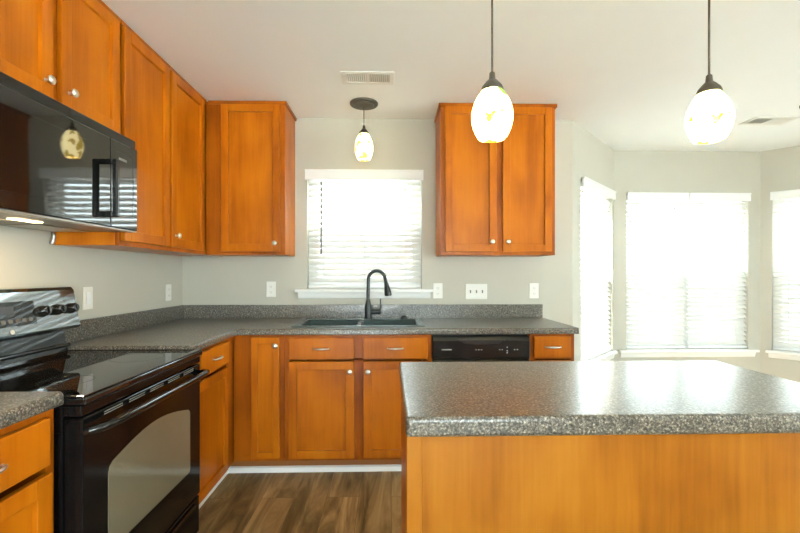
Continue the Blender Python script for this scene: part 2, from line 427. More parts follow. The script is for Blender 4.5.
def base(name, fr, a, b):
    struct(name, MB(fr).prism([(0.0005, 0), (0.014, 0), (0.014, 0.075), (0.006, 0.09), (0.0005, 0.09)], 'u', a, b), TRIM)
base('baseboard_back', BACK, 2.735, 2.965)
base('baseboard_bay_left', BAYL, 0.012, 1.054)
base('baseboard_bay_center', BAYC, 0.012, 1.43)
base('baseboard_bay_right', BAYR, 0.012, 1.05)
base('baseboard_left', LEFT, 2.92, D_REAR - .02)
base('baseboard_rear', REARF, 0.02, 3.5)
base('baseboard_right', RIGHTF, 0.02, D_REAR - .02)

# ------------------------------------------------------------------ blinds
def blind(fr, a, b, z0, z1, label, group=None, wand_u=None, v0=-0.028, over=0.012, vd=0.022, tilt=46):
    t = thing('window_blind', label, 'blind', fr.p((a + b) / 2, v0, z0), group)
    link('valance', MB(fr).box((a - over, vd - 0.006, z1 - 0.058), (b + over, vd + 0.008, z1 + 0.018)).box((a - over, vd - 0.010, z1 + 0.004), (b + over, vd + 0.014, z1 + 0.018)), VINYL, t, 0.002)
    link('headrail', MB(fr).box((a + .006, v0 - 0.022, z1 - 0.045), (b - .006, v0 + 0.022, z1 - 0.004)), VINYL, t)
    mb = MB(fr); pitch = 0.0435; z = z1 - 0.075; an = math.radians(tilt); hw = 0.025; th = 0.0028
    while z > z0 + 0.045:
        # slat, room edge tilted down, slightly crowned
        pts = []
        for s_, k in ((-1, 0), (0, 0.003), (1, 0)):
            pts.append((v0 + math.cos(an) * hw * s_ + math.sin(an) * k, z - math.sin(an) * hw * s_ + math.cos(an) * k))
        prof = pts + [(p[0] - math.sin(an) * th, p[1] - math.cos(an) * th) for p in reversed(pts)]
        mb.prism(prof, 'u', a + 0.008, b - 0.008); z -= pitch
    link('slats', mb, SLAT, t)
    link('bottom_rail', MB(fr).box((a + .008, v0 - 0.024, z0 + 0.008), (b - .008, v0 + 0.024, z0 + 0.026)), VINYL, t, 0.003)
    for f in (0.14, 0.5, 0.86) if b - a > 0.7 else (0.2, 0.8):
        u = a + (b - a) * f
        link('ladder_cord', MB(fr).box((u - 0.0015, v0 + 0.020, z0 + .02), (u + 0.0015, v0 + 0.0215, z1 - .05)).box((u - 0.0015, v0 - 0.0215, z0 + .02), (u + 0.0015, v0 - 0.020, z1 - .05)), SLAT, t)
    if wand_u is not None:
        link('tilt_wand', MB(fr).tube([(wand_u, v0 + 0.042, z1 - 0.07), (wand_u, v0 + 0.042, z1 - 0.62)], 0.006, 8), RING2, t, smooth=True)
    else:
        u = a + 0.09
        link('tilt_wand', MB(fr).tube([(u, v0 + 0.034, z1 - 0.07), (u, v0 + 0.034, z1 - 0.62)], 0.0035, 8), VINYL, t, smooth=True)
    u = b - 0.13
    link('lift_cord', MB(fr).tube([(u, v0 + 0.034, z1 - 0.07), (u, v0 + 0.034, z1 - 0.11)], 0.0015, 6).lathe((u, v0 + 0.034, z1 - 0.14), 'w', [(0.002, 0.03), (0.006, 0.015), (0.007, 0.0)], 10), VINYL, t, smooth=True)
    return t
blind(BACK, SINKW[0] + .001, SINKW[1] - .001, 1.138, SINKW[3] - .001, 'white slatted blind over the kitchen sink, between the wall cabinets', wand_u=1.045)
blind(BAYL, BL[0] + .001, BL[1] - .001, 0.525, BL[3] - .001, 'white slatted blind on the angled left wall of the bay, seen edge-on')
mid = (BC[0] + BC[1]) / 2
blind(BAYC, BC[0] + .001, mid - .008, 0.525, BC[3] - .001, 'left blind of the pair side by side on the bay\'s middle wall', over=0.0015)
blind(BAYC, mid + .008, BC[1] - .001, 0.525, BC[3] - .001, 'right blind of the pair side by side on the bay\'s middle wall', over=0.0015)
blind(BAYR, BR[0] + .001, BR[1] - .001, 0.525, BR[3] - .001, 'white slatted blind on the angled right wall of the bay, at the right edge')

# ------------------------------------------------------------------ cabinet hardware, doors
def knob(fr, u, v, w, parent):
    link('knob', MB(fr).lathe((u, v, w), 'v', [(0.007, 0.0), (0.0055, 0.004), (0.005, 0.012), (0.010, 0.016), (0.0155, 0.020), (0.0165, 0.0245), (0.013, 0.029), (0.004, 0.031)], 20, (1.0, 1.0)), NICKEL, parent, smooth=True)
def pull(fr, u, v, w, parent, ln=0.10):
    mb = MB(fr); n = 14; pts = []; rad = []
    for i in range(n + 1):
        s = -1 + 2 * i / n
        pts.append((u + s * ln / 2, v + 0.004 + 0.020 * math.sqrt(max(0, 1 - s*s*0.93)), w))
        rad.append(0.0022 + 0.0045 * (1 - abs(s)) ** 0.6)
    mb.tube(pts, rad, 10)
    for s in (-1, 1): mb.lathe((u + s * ln * 0.47, v, w), 'v', [(0.005, 0), (0.004, 0.012)], 10)
    link('pull', mb, NICKEL, parent, smooth=True)
def door(fr, a, b, z0, z1, v, parent, kn=None, rail=0.055):
    """shaker door: stiles and rails with a recessed panel"""
    t = 0.019; mb = MB(fr)
    mb.box((a, v, z0), (a + rail, v + t, z1)); mb.box((b - rail, v, z0), (b, v + t, z1))
    mb.box((a + rail, v, z0), (b - rail, v + t, z0 + rail)); mb.box((a + rail, v, z1 - rail), (b - rail, v + t, z1))
    d = link('door', mb, W_DOOR, parent, 0.0022)
    link('door_panel', MB(fr).box((a + rail - .001, v + .002, z0 + rail - .001), (b - rail + .001, v + t - 0.014, z1 - rail + .001)), W_PANEL, d)
    if kn: knob(fr, kn[0], v + t, kn[1], d)
    return d
def drawer(fr, a, b, z0, z1, v, parent, hp=True):
    d = link('drawer', MB(fr).box((a, v, z0), (b, v + 0.019, z1)), W_DOOR, parent, 0.004)
    if hp: pull(fr, (a + b) / 2, v + 0.019, (z0 + z1) / 2, d)
    return d
def face(fr, a, b, z0, z1, v, parent, st=0.035, mids=(), rails=(), top=None):
    mb = MB(fr); tp = top or st
    mb.box((a, v - 0.019, z0), (a + st, v, z1)); mb.box((b - st, v - 0.019, z0), (b, v, z1))
    mb.box((a + st, v - 0.019, z0), (b - st, v, z0 + st)); mb.box((a + st, v - 0.019, z1 - tp), (b - st, v, z1))
    for m0, m1 in mids: mb.box((m0, v - 0.019, z0 + st), (m1, v, z1 - tp))
    for r0, r1 in rails: mb.box((a + st, v - 0.019, r0), (b - st, v, r1))
    link('face_frame', mb, W_FRAME, parent, 0.001)

UZ0, UZ1, UD = 1.380, CZ - 0.004, 0.305
def upper(fr, a, b, label, doors, z0=UZ0, group=None, a_side=0, st=0.035):
    t = thing('wall_cabinet', label, 'cabinet', fr.p((a + b) / 2, 0, z0), group)
    link('cabinet_body', MB(fr).box((a, 0.001, z0 + 0.002), (b, UD - 0.0195, UZ1)), W_DOOR, t, 0.001)
    mids = []
    if len(doors) == 2: mids = [(doors[0][1] - 0.02, doors[1][0] + 0.02)]
    face(fr, a, b, z0, UZ1 - .001, UD, t, st, mids)
    for d in doors: door(fr, d[0], d[1], d[2], d[3], UD + 0.001, t, d[4], 0.05)
    return t
UDZ0, UDZ1 = 1.403, 2.405
# back wall: cabinet left of the window (blind corner)
c = upper(BACK, 0.3065, 0.845, 'orange maple wall cabinet in the corner, its single door left of the sink window',
          [(0.414, 0.812, UDZ0, UDZ1, (0.782, 1.458))], st=0.098)
link('scribe_moulding', MB(BACK).box((0.326, UD + .0005, UZ1 - 0.022), (0.855, UD + 0.012, UZ1 + .002)).box((0.8455, 0.001, UZ1 - 0.022), (0.857, UD + 0.012, UZ1 + .002)), W_FRAME, c, 0.002)
# back wall: cabinet right of the window
c = upper(BACK, 1.915, 2.716, 'two-door orange maple wall cabinet right of the sink window, behind the hanging lamp',
          [(1.945, 2.303, UDZ0, UDZ1, (2.268, 1.470)), (2.345, 2.688, UDZ0, UDZ1, (2.378, 1.470))])
link('scribe_moulding', MB(BACK).box((1.903, UD + .0005, UZ1 - 0.022), (2.728, UD + 0.012, UZ1 + .002)).box((1.903, 0.001, UZ1 - 0.022), (1.9145, UD + 0.012, UZ1 + .002)).box((2.7165, 0.001, UZ1 - 0.022), (2.728, UD + 0.012, UZ1 + .002)), W_FRAME, c, 0.002)
# left wall
def mould(fr, a, b, par): link('scribe_moulding', MB(fr).box((a, UD + .0005, UZ1 - 0.022), (b, UD + 0.012, UZ1 + .002)), W_FRAME, par, 0.002)
c = upper(LEFT, 0.001, 0.797, 'tall narrow-door wall cabinet on the left wall, next to the corner', [(0.365, 0.783, UDZ0, UDZ1, (0.748, 1.470))], st=0.03)
mould(LEFT, UD + .013, 0.797, c)
c = upper(LEFT, 0.798, 1.226, 'tall wall cabinet on the left wall, right of the microwave', [(0.811, 1.214, UDZ0, UDZ1, (1.182, 1.470))], st=0.03)
mould(LEFT, 0.798, 1.226, c)
c = upper(LEFT, 1.229, 1.990, 'short two-door wall cabinet above the black microwave',
          [(1.250, 1.592, 1.885, UDZ1, (1.557, 1.945)), (1.632, 1.975, 1.885, UDZ1, (1.668, 1.945))], z0=1.866)
mould(LEFT, 1.229, 1.990, c)

BZ1 = 0.8755
def basecab(fr, a, b, label, doors=(), drawers=(), mids=(), bd=0.61, body_a=None, rail=0.05, st=0.03, toe=True, sidetoe=False):
    ba = a if body_a is None else body_a
    t = thing('base_cabinet', label, 'cabinet', fr.p((a + b) / 2, 0.3, 0))
    mbb = MB(fr)
    mbb.box((ba, 0.001, 0.1), (ba + .018, bd - 0.0195, BZ1)).box((b - .018, 0.001, 0.1), (b, bd - 0.0195, BZ1))
    mbb.box((ba + .018, 0.001, 0.1), (b - .018, bd - .0195, 0.118)).box((ba + .018, 0.001, 0.118), (b - .018, 0.01, BZ1))
    link('cabinet_body', mbb, W_FRAME, t)
    rails = [(0.718, 0.733)] if drawers and doors else []
    face(fr, a, b, 0.1, BZ1, bd, t, st, mids, rails, top=0.028)
    if toe: link('toe_kick', MB(fr).box((a if a > 0.62 else (0.5205 if fr is BACK else 0.5360), bd - 0.09, 0), (b, bd - 0.075, 0.0995)), W_TOE, t)
    for d in doors: door(fr, d[0], d[1], d[2], d[3], bd + .001, t, d[4], rail)
    for d in drawers: drawer(fr, d[0], d[1], d[2], d[3], bd + .001, t)
    return t
FB = 0.61
basecab(BACK, 0.6105, 0.917, 'narrow single-door base cabinet in the corner of the back run', [(0.719, 0.888, 0.123, 0.862, (0.869, 0.812))], body_a=0.6305, mids=[(0.64, 0.735)], rail=0.038)
basecab(BACK, 0.918, 1.822, 'sink base cabinet with two doors and two false drawers below the black sink',
        [(0.945, 1.343, 0.118, 0.712, (1.318, 0.652)), (1.402, 1.795, 0.118, 0.712, (1.428, 0.652))],
        [(0.945, 1.343, 0.727, 0.857), (1.397, 1.795, 0.727, 0.857)], mids=[(1.33, 1.41)])
basecab(BACK, 2.436, 2.716, 'narrow end base cabinet right of the dishwasher', [(2.457, 2.690, 0.118, 0.712, (2.482, 0.652))], [(2.457, 2.690, 0.731, 0.861)])
basecab(LEFT, 0.6105, 1.219, 'base cabinet between the range and the corner, drawer over one door', [(0.755, 1.195, 0.118, 0.712, None)], [(0.742, 1.100, 0.734, 0.857)], mids=[(0.62, 0.74)], body_a=0.632)
basecab(LEFT, 1.995, 2.45, 'near base cabinet beside the range in the foreground corner', [(2.024, 2.42, 0.118, 0.700, (2.39, 0.652))], [(2.030, 2.42, 0.722, 0.853)])
basecab(LEFT, 2.451, 2.90, 'base cabinet at the end of the left run, mostly outside the photo', [(2.48, 2.875, 0.118, 0.700, (2.51, 0.652))], [(2.48, 2.875, 0.722, 0.853)])
# white shoe moulding on the toe kicks
def shoe(n, fr, a, b): struct('trim_%d' % n, MB(fr).prism([(FB - .0748, 0), (FB - 0.060, 0), (FB - 0.060, 0.030), (FB - .0748, 0.036)], 'u', a, b), TRIM)
shoe(11, BACK, 0.5355, 2.716)
shoe(12, LEFT, 0.551, 1.219)

# ------------------------------------------------------------------ countertops
CT, CTH = 0.914, 0.038
def noseprof(vback, vfront, top=CT, th=CTH, r=0.014):
    pts = [(vback, top - th), (vfront - 0.004, top - th)]
    pts += [(vfront, top - th + 0.004)]
    for i in range(6):
        a = (i / 5) * PI / 2
        pts.append((vfront - r + r * math.cos(a), top - r + r * math.sin(a)))
    pts.append((vback, top))
    return pts
SX0, SX1, SD0, SD1 = 0.965, 1.765, 0.095, 0.535     # sink cut-out
ct = thing('countertop', 'L-shaped speckled dark grey countertop with backsplash running around the corner under the window', 'countertop', (0.3, -0.3, CT - CTH))
mb = MB(BACK)
mb.prism(noseprof(0.56, 0.635), 'u', 0.635, 2.735)
mb.box((0.0005, 0.0005, CT - CTH), (0.635, 0.635, CT))
mb.box((0.635, 0.0005, CT - CTH), (SX0, 0.56, CT)).box((SX1, 0.0005, CT - CTH), (2.735, 0.56, CT))
mb.box((SX0, 0.0005, CT - CTH), (SX1, SD0, CT)).box((SX0, SD1, CT - CTH), (SX1, 0.56, CT))
mb.f = LEFT
mb.prism(noseprof(0.56, 0.635), 'u', 0.635, 1.222).box((0.635, 0.0005, CT - CTH), (1.222, 0.56, CT))
link('counter_slab', mb, GRAN, ct)
mb = MB(BACK)
mb.box((0.02, 0.0008, CT + .0003), (2.735, 0.02, 1.016)); mb.f = LEFT; mb.box((0.0008, 0.0008, CT + .0003), (1.222, 0.02, 1.016))
link('backsplash', mb, GRAN, ct, 0.0015)
ct = thing('countertop', 'short speckled grey countertop in the near left foreground corner beside the range', 'countertop', (0.3, -2.4, CT - CTH))
mb = MB(LEFT)
mb.prism(noseprof(0.56, 0.635), 'u', 1.992, 2.92).box((1.992, 0.0005, CT - CTH), (2.92, 0.56, CT))
link('counter_slab', mb, GRAN, ct)
link('backsplash', MB(LEFT).box((1.992, 0.0008, CT + .0003), (2.92, 0.02, 1.016)), GRAN, ct, 0.0015)

# ------------------------------------------------------------------ sink and faucet
sk = thing('sink', 'black composite double-bowl sink set into the counter under the window', 'sink', BACK.p(1.36, 0.3, CT))
mb = MB(BACK); z = CT + 0.0005; rz = CT + 0.007; bot = 0.745
ox0, ox1, od0, od1 = 0.945, 1.785, 0.070, 0.560
B1 = (0.985, 1.352, 0.165, 0.525); B2 = (1.378, 1.745, 0.165, 0.525)
mb.box((ox0, od0, z), (ox1, B1[2], rz)); mb.box((ox0, B1[3], z), (ox1, od1, rz))
mb.box((ox0, B1[2], z), (B1[0], B1[3], rz)); mb.box((B2[1], B1[2], z), (ox1, B1[3], rz)); mb.box((B1[1], B1[2], z), (B2[0], B1[3], rz))
link('rim', mb, SINKM, sk, 0.003)
for B in (B1, B2):
    mb = MB(BACK); w = 0.006
    mb.box((B[0], B[2], bot), (B[0] + w, B[3], z)).box((B[1] - w, B[2], bot), (B[1], B[3], z))
    mb.box((B[0] + w, B[2], bot), (B[1] - w, B[2] + w, z)).box((B[0] + w, B[3] - w, bot), (B[1] - w, B[3], z))
    mb.box((B[0], B[2], bot - w), (B[1], B[3], bot))
    bw = link('bowl', mb, SINKM, sk)
    link('drain', MB(BACK).lathe(((B[0] + B[1]) / 2, 0.34, bot), 'w', [(0.045, 0.0), (0.045, 0.003), (0.03, 0.004)], 24), STEEL, bw, smooth=True)
mb = MB(BACK); cx_, cd = 1.404, 0.118; z0 = rz
fa = thing('faucet', 'matte black gooseneck faucet behind the sink, spout curving right', 'faucet', BACK.p(cx_, cd, z0))
link('base', mb.lathe((cx_, cd, z0), 'w', [(0.030, 0), (0.030, 0.004), (0.026, 0.008), (0.025, 0.06), (0.024, 0.09), (0.017, 0.125), (0.0125, 0.145)], 24), FAUC, fa, smooth=True)
pts = [(cx_, cd, z0 + 0.13), (cx_, cd, z0 + 0.2), (cx_ + 0.002, cd, z0 + 0.24)]
R = 0.062; zc = z0 + 0.285
for i in range(0, 13):
    a = PI - i / 12 * PI * 0.93
    pts.append((cx_ + 0.064 + R * math.cos(a) + 0.0, cd + 0.02 * (i / 12), zc + 0.066 * math.sin(a)))
pts.append((cx_ + 0.134, cd + 0.025, zc - 0.035))
link('spout', MB(BACK).tube(pts, 0.0130, 14), FAUC, fa, smooth=True)
e = pts[-1]
link('spray_head', MB(BACK).tube([(e[0] - 0.001, e[1] - .001, e[2] + .012), (e[0] + .003, e[1], e[2] - .01), (e[0] + .009, e[1] + .003, e[2] - .045), (e[0] + .014, e[1] + .005, e[2] - 0.075), (e[0] + .0145, e[1] + .005, e[2] - .082)], [0.0145, 0.018, 0.024, 0.027, 0.023], 18), FAUC, fa, smooth=True)
link('handle', MB(BACK).tube([(cx_ + .015, cd, z0 + .05), (cx_ + .05, cd, z0 + .05), (cx_ + .088, cd, z0 + .05), (cx_ + .094, cd, z0 + .05)], [0.019, 0.019, 0.018, 0.012], 16)
     .tube([(cx_ + .086, cd, z0 + .05), (cx_ + .090, cd, z0 + .09), (cx_ + .091, cd, z0 + .145)], [0.007, 0.006, 0.0045], 10), FAUC, fa, smooth=True)
tag(link('sink_hole_cover', MB(BACK).lathe((1.668, 0.118, rz), 'w', [(0.028, 0), (0.028, 0.006), (0.018, 0.010), (0.016, 0.020), (0.010, 0.022)], 20), FAUC, smooth=True, root=BACK.p(1.668, 0.118, rz)), 'small black soap-dispenser cap on the sink rim right of the faucet', 'dispenser cap')

# ------------------------------------------------------------------ dishwasher
dw = thing('dishwasher', 'black dishwasher under the counter, right of the sink cabinet', 'dishwasher', BACK.p(2.13, 0.3, 0))
a, b = 1.8275, 2.4305
link('body', MB(BACK).box((a + .004, 0.03, 0.1), (b - .004, 0.585, 0.868)), BPLAST, dw)
link('door', MB(BACK).box((a, 0.586, 0.115), (b, 0.617, 0.715)), BLACK2, dw, 0.004)
# control panel with a scooped grip
prof = [(0.590, 0.72), (0.622, 0.72), (0.628, 0.735), (0.628, 0.835), (0.618, 0.858), (0.590, 0.862)]
cp = link('control_panel', MB(BACK).prism(prof, 'u', a, b), BLACK2, dw, 0.003)
link('grip', MB(BACK).prism([(1.98, 0.842), (2.02, 0.820), (2.10, 0.814), (2.16, 0.814), (2.24, 0.820), (2.28, 0.842)], 'v', 0.627, 0.636), BPLAST, cp, 0.003)
link('brand_mark', MB(BACK).box((1.882, 0.6278, 0.778), (1.944, 0.629, 0.785)), GREYP, cp)
for u in (2.095, 2.112, 2.129, 2.242, 2.258, 2.335, 2.352): link('button', MB(BACK).box((u - .004, .6278, .778), (u + .004, .629, .783)), GREYP, cp)
for w_ in (.792, .770, .758): link('indicator_light', MB(BACK).box((2.285, .6278, w_), (2.292, .629, w_ + .006)), GREYP, cp)
link('toe_panel', MB(BACK).box((a + .004, 0.52, 0.037), (b - .004, 0.535, 0.099)), BPLAST, dw)

# ------------------------------------------------------------------ range
rg = thing('range', 'black glossy freestanding electric range on the left wall under the microwave', 'range', LEFT.p(1.605, 0.33, 0))
a, b = 1.2265, 1.9865
link('body', MB(LEFT).box((a, 0.03, 0.03), (b, 0.625, 0.870)), DOORB, rg, 0.004)
link('cooktop', MB(LEFT).box((a, 0.022, 0.8705), (b, 0.690, 0.893)), BLACK, rg, 0.006, seg=3)
link('cooktop_glass', MB(LEFT).box((a + .022, 0.085, 0.8935), (b - .022, 0.663, 0.8965)), BGLASS, rg, 0.001)
mb = MB(LEFT)
# raised frame round the glass
mb.box((a, 0.664, 0.8935), (b, 0.688, 0.899)).box((a, 0.085, .8935), (a + .020, .664, .899)).box((b - .020, 0.085, .8935), (b, .664, .899))
link('cooktop_rim', mb, BLACK, rg, 0.0025)
# riser and backguard, tilted face
link('riser', MB(LEFT).prism([(0.022, 0.8935), (0.084, 0.8935), (0.075, 0.93), (0.060, 1.0), (0.022, 1.0)], 'u', a + .01, b - .01), BLACK, rg, 0.003)
link('riser_trim', MB(LEFT).tube([(a + .012, 0.086, 0.925), (b - .012, 0.086, 0.925)], 0.009, 12), BLACK, rg, smooth=True)
BGP = [(0.024, 1.0005), (0.124, 1.0005), (0.134, 1.010), (0.102, 1.176), (0.090, 1.190), (0.050, 1.194), (0.024, 1.190)]
bg = link('backguard', MB(LEFT).prism(BGP, 'u', a, b), BGUARD, rg, 0.006, seg=3)
def bgpt(u, t, o):        # t 0..1 up the tilted face, o outwards
    p0 = Vector((0.134, 1.010)); p1 = Vector((0.102, 1.176)); d = (p1 - p0); n = Vector((d.y, -d.x)).normalized()
    q = p0 + d * t + n * o
    return (u, q.x, q.y)
def bgslab(u0, u1, t0, t1, o0, o1, mb):
    vs = [mb.V(bgpt(u, t, o)) for u, t, o in ((u0,t0,o0),(u1,t0,o0),(u1,t1,o0),(u0,t1,o0),(u0,t0,o1),(u1,t0,o1),(u1,t1,o1),(u0,t1,o1))]
    for f in ((0,1,2,3),(4,5,6,7),(0,1,5,4),(1,2,6,5),(2,3,7,6),(3,0,4,7)): mb.b.faces.new([vs[i] for i in f])
def bgknob(u, t=0.5):
    mb = MB(LEFT); n = 24; rings = []
    P0 = Vector(bgpt(u, t, 0)); O = Vector(bgpt(u, t, 1)) - P0; Tt = (Vector(bgpt(u, t + .1, 0)) - P0).normalized()
    for r, o in ((0.024, 0.0005), (0.024, 0.006), (0.0215, 0.010), (0.020, 0.026), (0.016, 0.030)):
        rings.append([mb.V(tuple(P0 + O * o + Vector((1, 0, 0)) * r * math.cos(2*PI*k/n) + Tt * r * math.sin(2*PI*k/n))) for k in range(n)])
    for A, B in zip(rings, rings[1:]):
        for i in range(n): mb.b.faces.new((A[i], A[(i+1) % n], B[(i+1) % n], B[i]))
    mb.b.faces.new(rings[0]); mb.b.faces.new(rings[-1])
    k_ = link('control_knob', mb, BLACK, bg, smooth=True)
    mb = MB(LEFT)
    vs = []
    for du, dt, oo in ((-.002,-.013,.0302),(.002,-.013,.0302),(.002,.013,.0302),(-.002,.013,.0302),(-.002,-.013,.034),(.002,-.013,.034),(.002,.013,.034),(-.002,.013,.034)):
        vs.append(mb.V(tuple(P0 + O * oo + Vector((1, 0, 0)) * du + Tt * dt)))
    for f in ((0,1,2,3),(4,5,6,7),(0,1,5,4),(1,2,6,5),(2,3,7,6),(3,0,4,7)): mb.b.faces.new([vs[i] for i in f])
    link('grip_ridge', mb, BLACK, k_)
for u in (1.272, 1.350, 1.428, 1.86, 1.94): bgknob(u)
mb = MB(LEFT); bgslab(1.463, 1.80, 0.22, 0.78, 0.0003, 0.003, mb)
dp = link('display_panel', mb, BGLASS, bg, 0.001)
for k in range(7):
    mb = MB(LEFT); bgslab(1.482 + k * 0.030, 1.500 + k * 0.030, 0.30, 0.38, 0.003, 0.0035, mb); link('button', mb, DSTEEL, dp)
mb = MB(LEFT); bgslab(1.56, 1.68, 0.50, 0.68, 0.003, 0.0035, mb); link('clock_display', mb, BPLAST, dp)
mb = MB(LEFT); P0 = Vector(bgpt(1.58, 0.10, 0)); O = Vector(bgpt(1.58, 0.10, 1)) - P0; Tt = (Vector(bgpt(1.58, .2, 0)) - P0).normalized()
A = [mb.V(tuple(P0 + O * .0005 + Vector((1,0,0)) * .009 * math.cos(2*PI*k/20) + Tt * .009 * math.sin(2*PI*k/20))) for k in range(20)]
B = [mb.V(tuple(P0 + O * .0025 + Vector((1,0,0)) * .009 * math.cos(2*PI*k/20) + Tt * .009 * math.sin(2*PI*k/20))) for k in range(20)]
mb.b.faces.new(A); mb.b.faces.new(B)
for i in range(20): mb.b.faces.new((A[i], A[(i+1) % 20], B[(i+1) % 20], B[i]))
link('round_emblem', mb, GREYP, bg)
mb = MB(LEFT)
for u in (1.272, 1.350, 1.428): bgslab(u - .010, u + .010, 0.86, 0.89, 0.0002, 0.0008, mb)
pass
# burner rings on the glass
for u, v, r in ((1.41, 0.22, 0.075), (1.80, 0.22, 0.095), (1.41, 0.50, 0.10), (1.80, 0.50, 0.075)):
    mb = MB(LEFT); n = 40
    ra = [mb.V((u + (r - .0015) * math.cos(2*PI*k/n), v + (r - .0015) * math.sin(2*PI*k/n), 0.8968)) for k in range(n)]
    rb = [mb.V((u + r * math.cos(2*PI*k/n), v + r * math.sin(2*PI*k/n), 0.8968)) for k in range(n)]
    for i in range(n): mb.b.faces.new((ra[i], ra[(i+1) % n], rb[(i+1) % n], rb[i]))
    link('burner_ring', mb, RING, rg)
# top front rail above the door, vent slots
link('front_trim', MB(LEFT).box((a + .002, 0.6255, 0.838), (b - .002, 0.679, 0.869)), DOORB, rg, 0.004)
# oven door with arched window
od = link('oven_door', MB(LEFT).box((a + .004, 0.6265, 0.232), (b - .004, 0.680, 0.832)), DOORB, rg, 0.006, seg=3)
mb = MB(LEFT); pts = [(1.345, 0.376), (1.865, 0.376), (1.872, 0.385), (1.872, 0.625), (1.866, 0.643), (1.850, 0.655)]
for i in range(1, 12):
    t_ = i / 12; u = 1.850 - t_ * (1.850 - 1.350)
    pts.append((u, 0.655 + 0.042 * math.sin(PI * t_)))
pts += [(1.350, 0.655), (1.336, 0.643), (1.333, 0.632), (1.333, 0.388), (1.338, 0.378)]
link('oven_window', MB(LEFT).prism(pts, 'v', 0.6795, 0.6815), OVENWIN, od)
mb = MB(LEFT)
for i in range(5):
    for j in range(2): mb.box((1.30 + i * 0.125, 0.6795, 0.814 + j * .007), (1.39 + i * 0.125, 0.6808, 0.8165 + j * .007))
link('vent_slots', mb, SLOT, od)
pts = [(a + .018, 0.680, 0.790), (a + .020, 0.706, 0.797), (a + .038, 0.724, 0.800), (a + .08, 0.730, 0.800)]
pts += [(a + .09 + (b - a - .18) * k / 8, 0.730 + .004 * math.sin(PI * k / 8), 0.800) for k in range(1, 8)]
pts += [(b - .08, 0.730, 0.800), (b - .038, 0.724, 0.800), (b - .020, 0.706, 0.797), (b - .018, 0.680, 0.790)]
link('oven_handle', MB(LEFT).tube(pts, 0.013, 14), BLACK, od, smooth=True)
sd = link('storage_drawer', MB(LEFT).box((a + .004, 0.6265, 0.055), (b - .004, 0.676, 0.222)), DOORB, rg, 0.006, seg=3)
link('drawer_lip', MB(LEFT).box((a + .05, 0.6765, 0.190), (b - .05, 0.684, 0.205)), BLACK, sd, 0.003)
for u in (a + .04, b - .04):
    for v in (0.08, 0.56): link('foot', MB(LEFT).lathe((u, v, 0), 'w', [(0.018, 0), (0.018, 0.01), (0.01, 0.012), (0.01, 0.032)], 12), BPLAST, rg)

# ------------------------------------------------------------------ microwave
mw = thing('microwave', 'black over-the-range microwave mounted under the short wall cabinet', 'microwave', LEFT.p(1.605, 0.2, 1.44))
a, b = 1.2305, 1.9865; Z0, Z1 = 1.442, 1.862; F = 0.392
link('case', MB(LEFT).box((a, 0.002, Z0 + .012), (b, 0.355, Z1)), BLACK2, mw, 0.003)
link('bottom_plate', MB(LEFT).box((a + .004, 0.004, Z0), (b - .004, 0.352, Z0 + .0115)), DSTEEL, mw, 0.002)
link('vent_grille', MB(LEFT).box((a, 0.3555, 1.822), (b, 0.384, Z1)), BLACK, mw, 0.004)
md = link('microwave_door', MB(LEFT).box((1.418, 0.3555, Z0 + .004), (b, F, 1.820)), MWFACE, mw, 0.004)
link('door_window', MB(LEFT).box((1.56, F - .001, 1.500), (1.93, F + .0015, 1.765)), MWFACE, md, 0.001)
pn = link('control_panel', MB(LEFT).box((a, 0.3555, Z0 + .004), (1.4155, F, 1.820)), MWFACE, mw, 0.004)
link('panel_outline', MB(LEFT).box((1.262, F - .0005, 1.50), (1.266, F + .0008, 1.775)).box((1.262, F - .0005, 1.773), (1.385, F + .0008, 1.776)), BPLAST, pn)
link('clock_window', MB(LEFT).box((1.31, F - .0005, 1.742), (1.365, F + .0010, 1.752)), SLOT, pn)
mh = MB(LEFT).box((1.437, F + .030, 1.482), (1.457, F + .052, 1.722))
mh.box((1.437, F - .0005, 1.700), (1.457, F + .031, 1.722)).box((1.437, F - .0005, 1.482), (1.457, F + .031, 1.506))
link('handle', mh, BLACK2, md, 0.006, seg=3)
link('bottom_trim', MB(LEFT).box((a, 0.3545, Z0 - .003), (b, F - .004, Z0 + .003)), STEEL, mw, 0.001)
for u in (1.40, 1.80):
    link('grease_filter', MB(LEFT).box((u - .13, 0.06, Z0 - .004), (u + .13, 0.20, Z0 - .0005)), STEEL, mw, 0.001)
ln = link('lamp_lens', MB(LEFT).box((1.60, 0.225, Z0 - .003), (1.71, 0.262, Z0 - .0005)), LENS, mw, 0.001)
ld = bpy.data.lights.new('cooktop_lamp', 'AREA'); ld.shape = 'RECTANGLE'; ld.size = 0.10; ld.size_y = 0.04; ld.energy = 2.2; ld.color = (1.0, 0.72, 0.42)
lo = bpy.data.objects.new('cooktop_lamp', ld); COL.objects.link(lo); lo.parent = mw
lo.location = LEFT.p(1.69, 0.285, Z0 - 0.006) - mw.location
# cord / plug tail under the cabinet edge
tag(link('cable_clip', MB(LEFT).tube([(1.238, 0.012, 1.440), (1.240, 0.02, 1.425), (1.238, 0.016, 1.405), (1.242, 0.012, 1.385)], [0.006, 0.009, 0.008, 0.010], 10), STEEL, smooth=True, root=LEFT.p(1.238, 0.01, 1.38)), 'small grey cable bracket on the wall under the right end of the microwave', 'bracket')

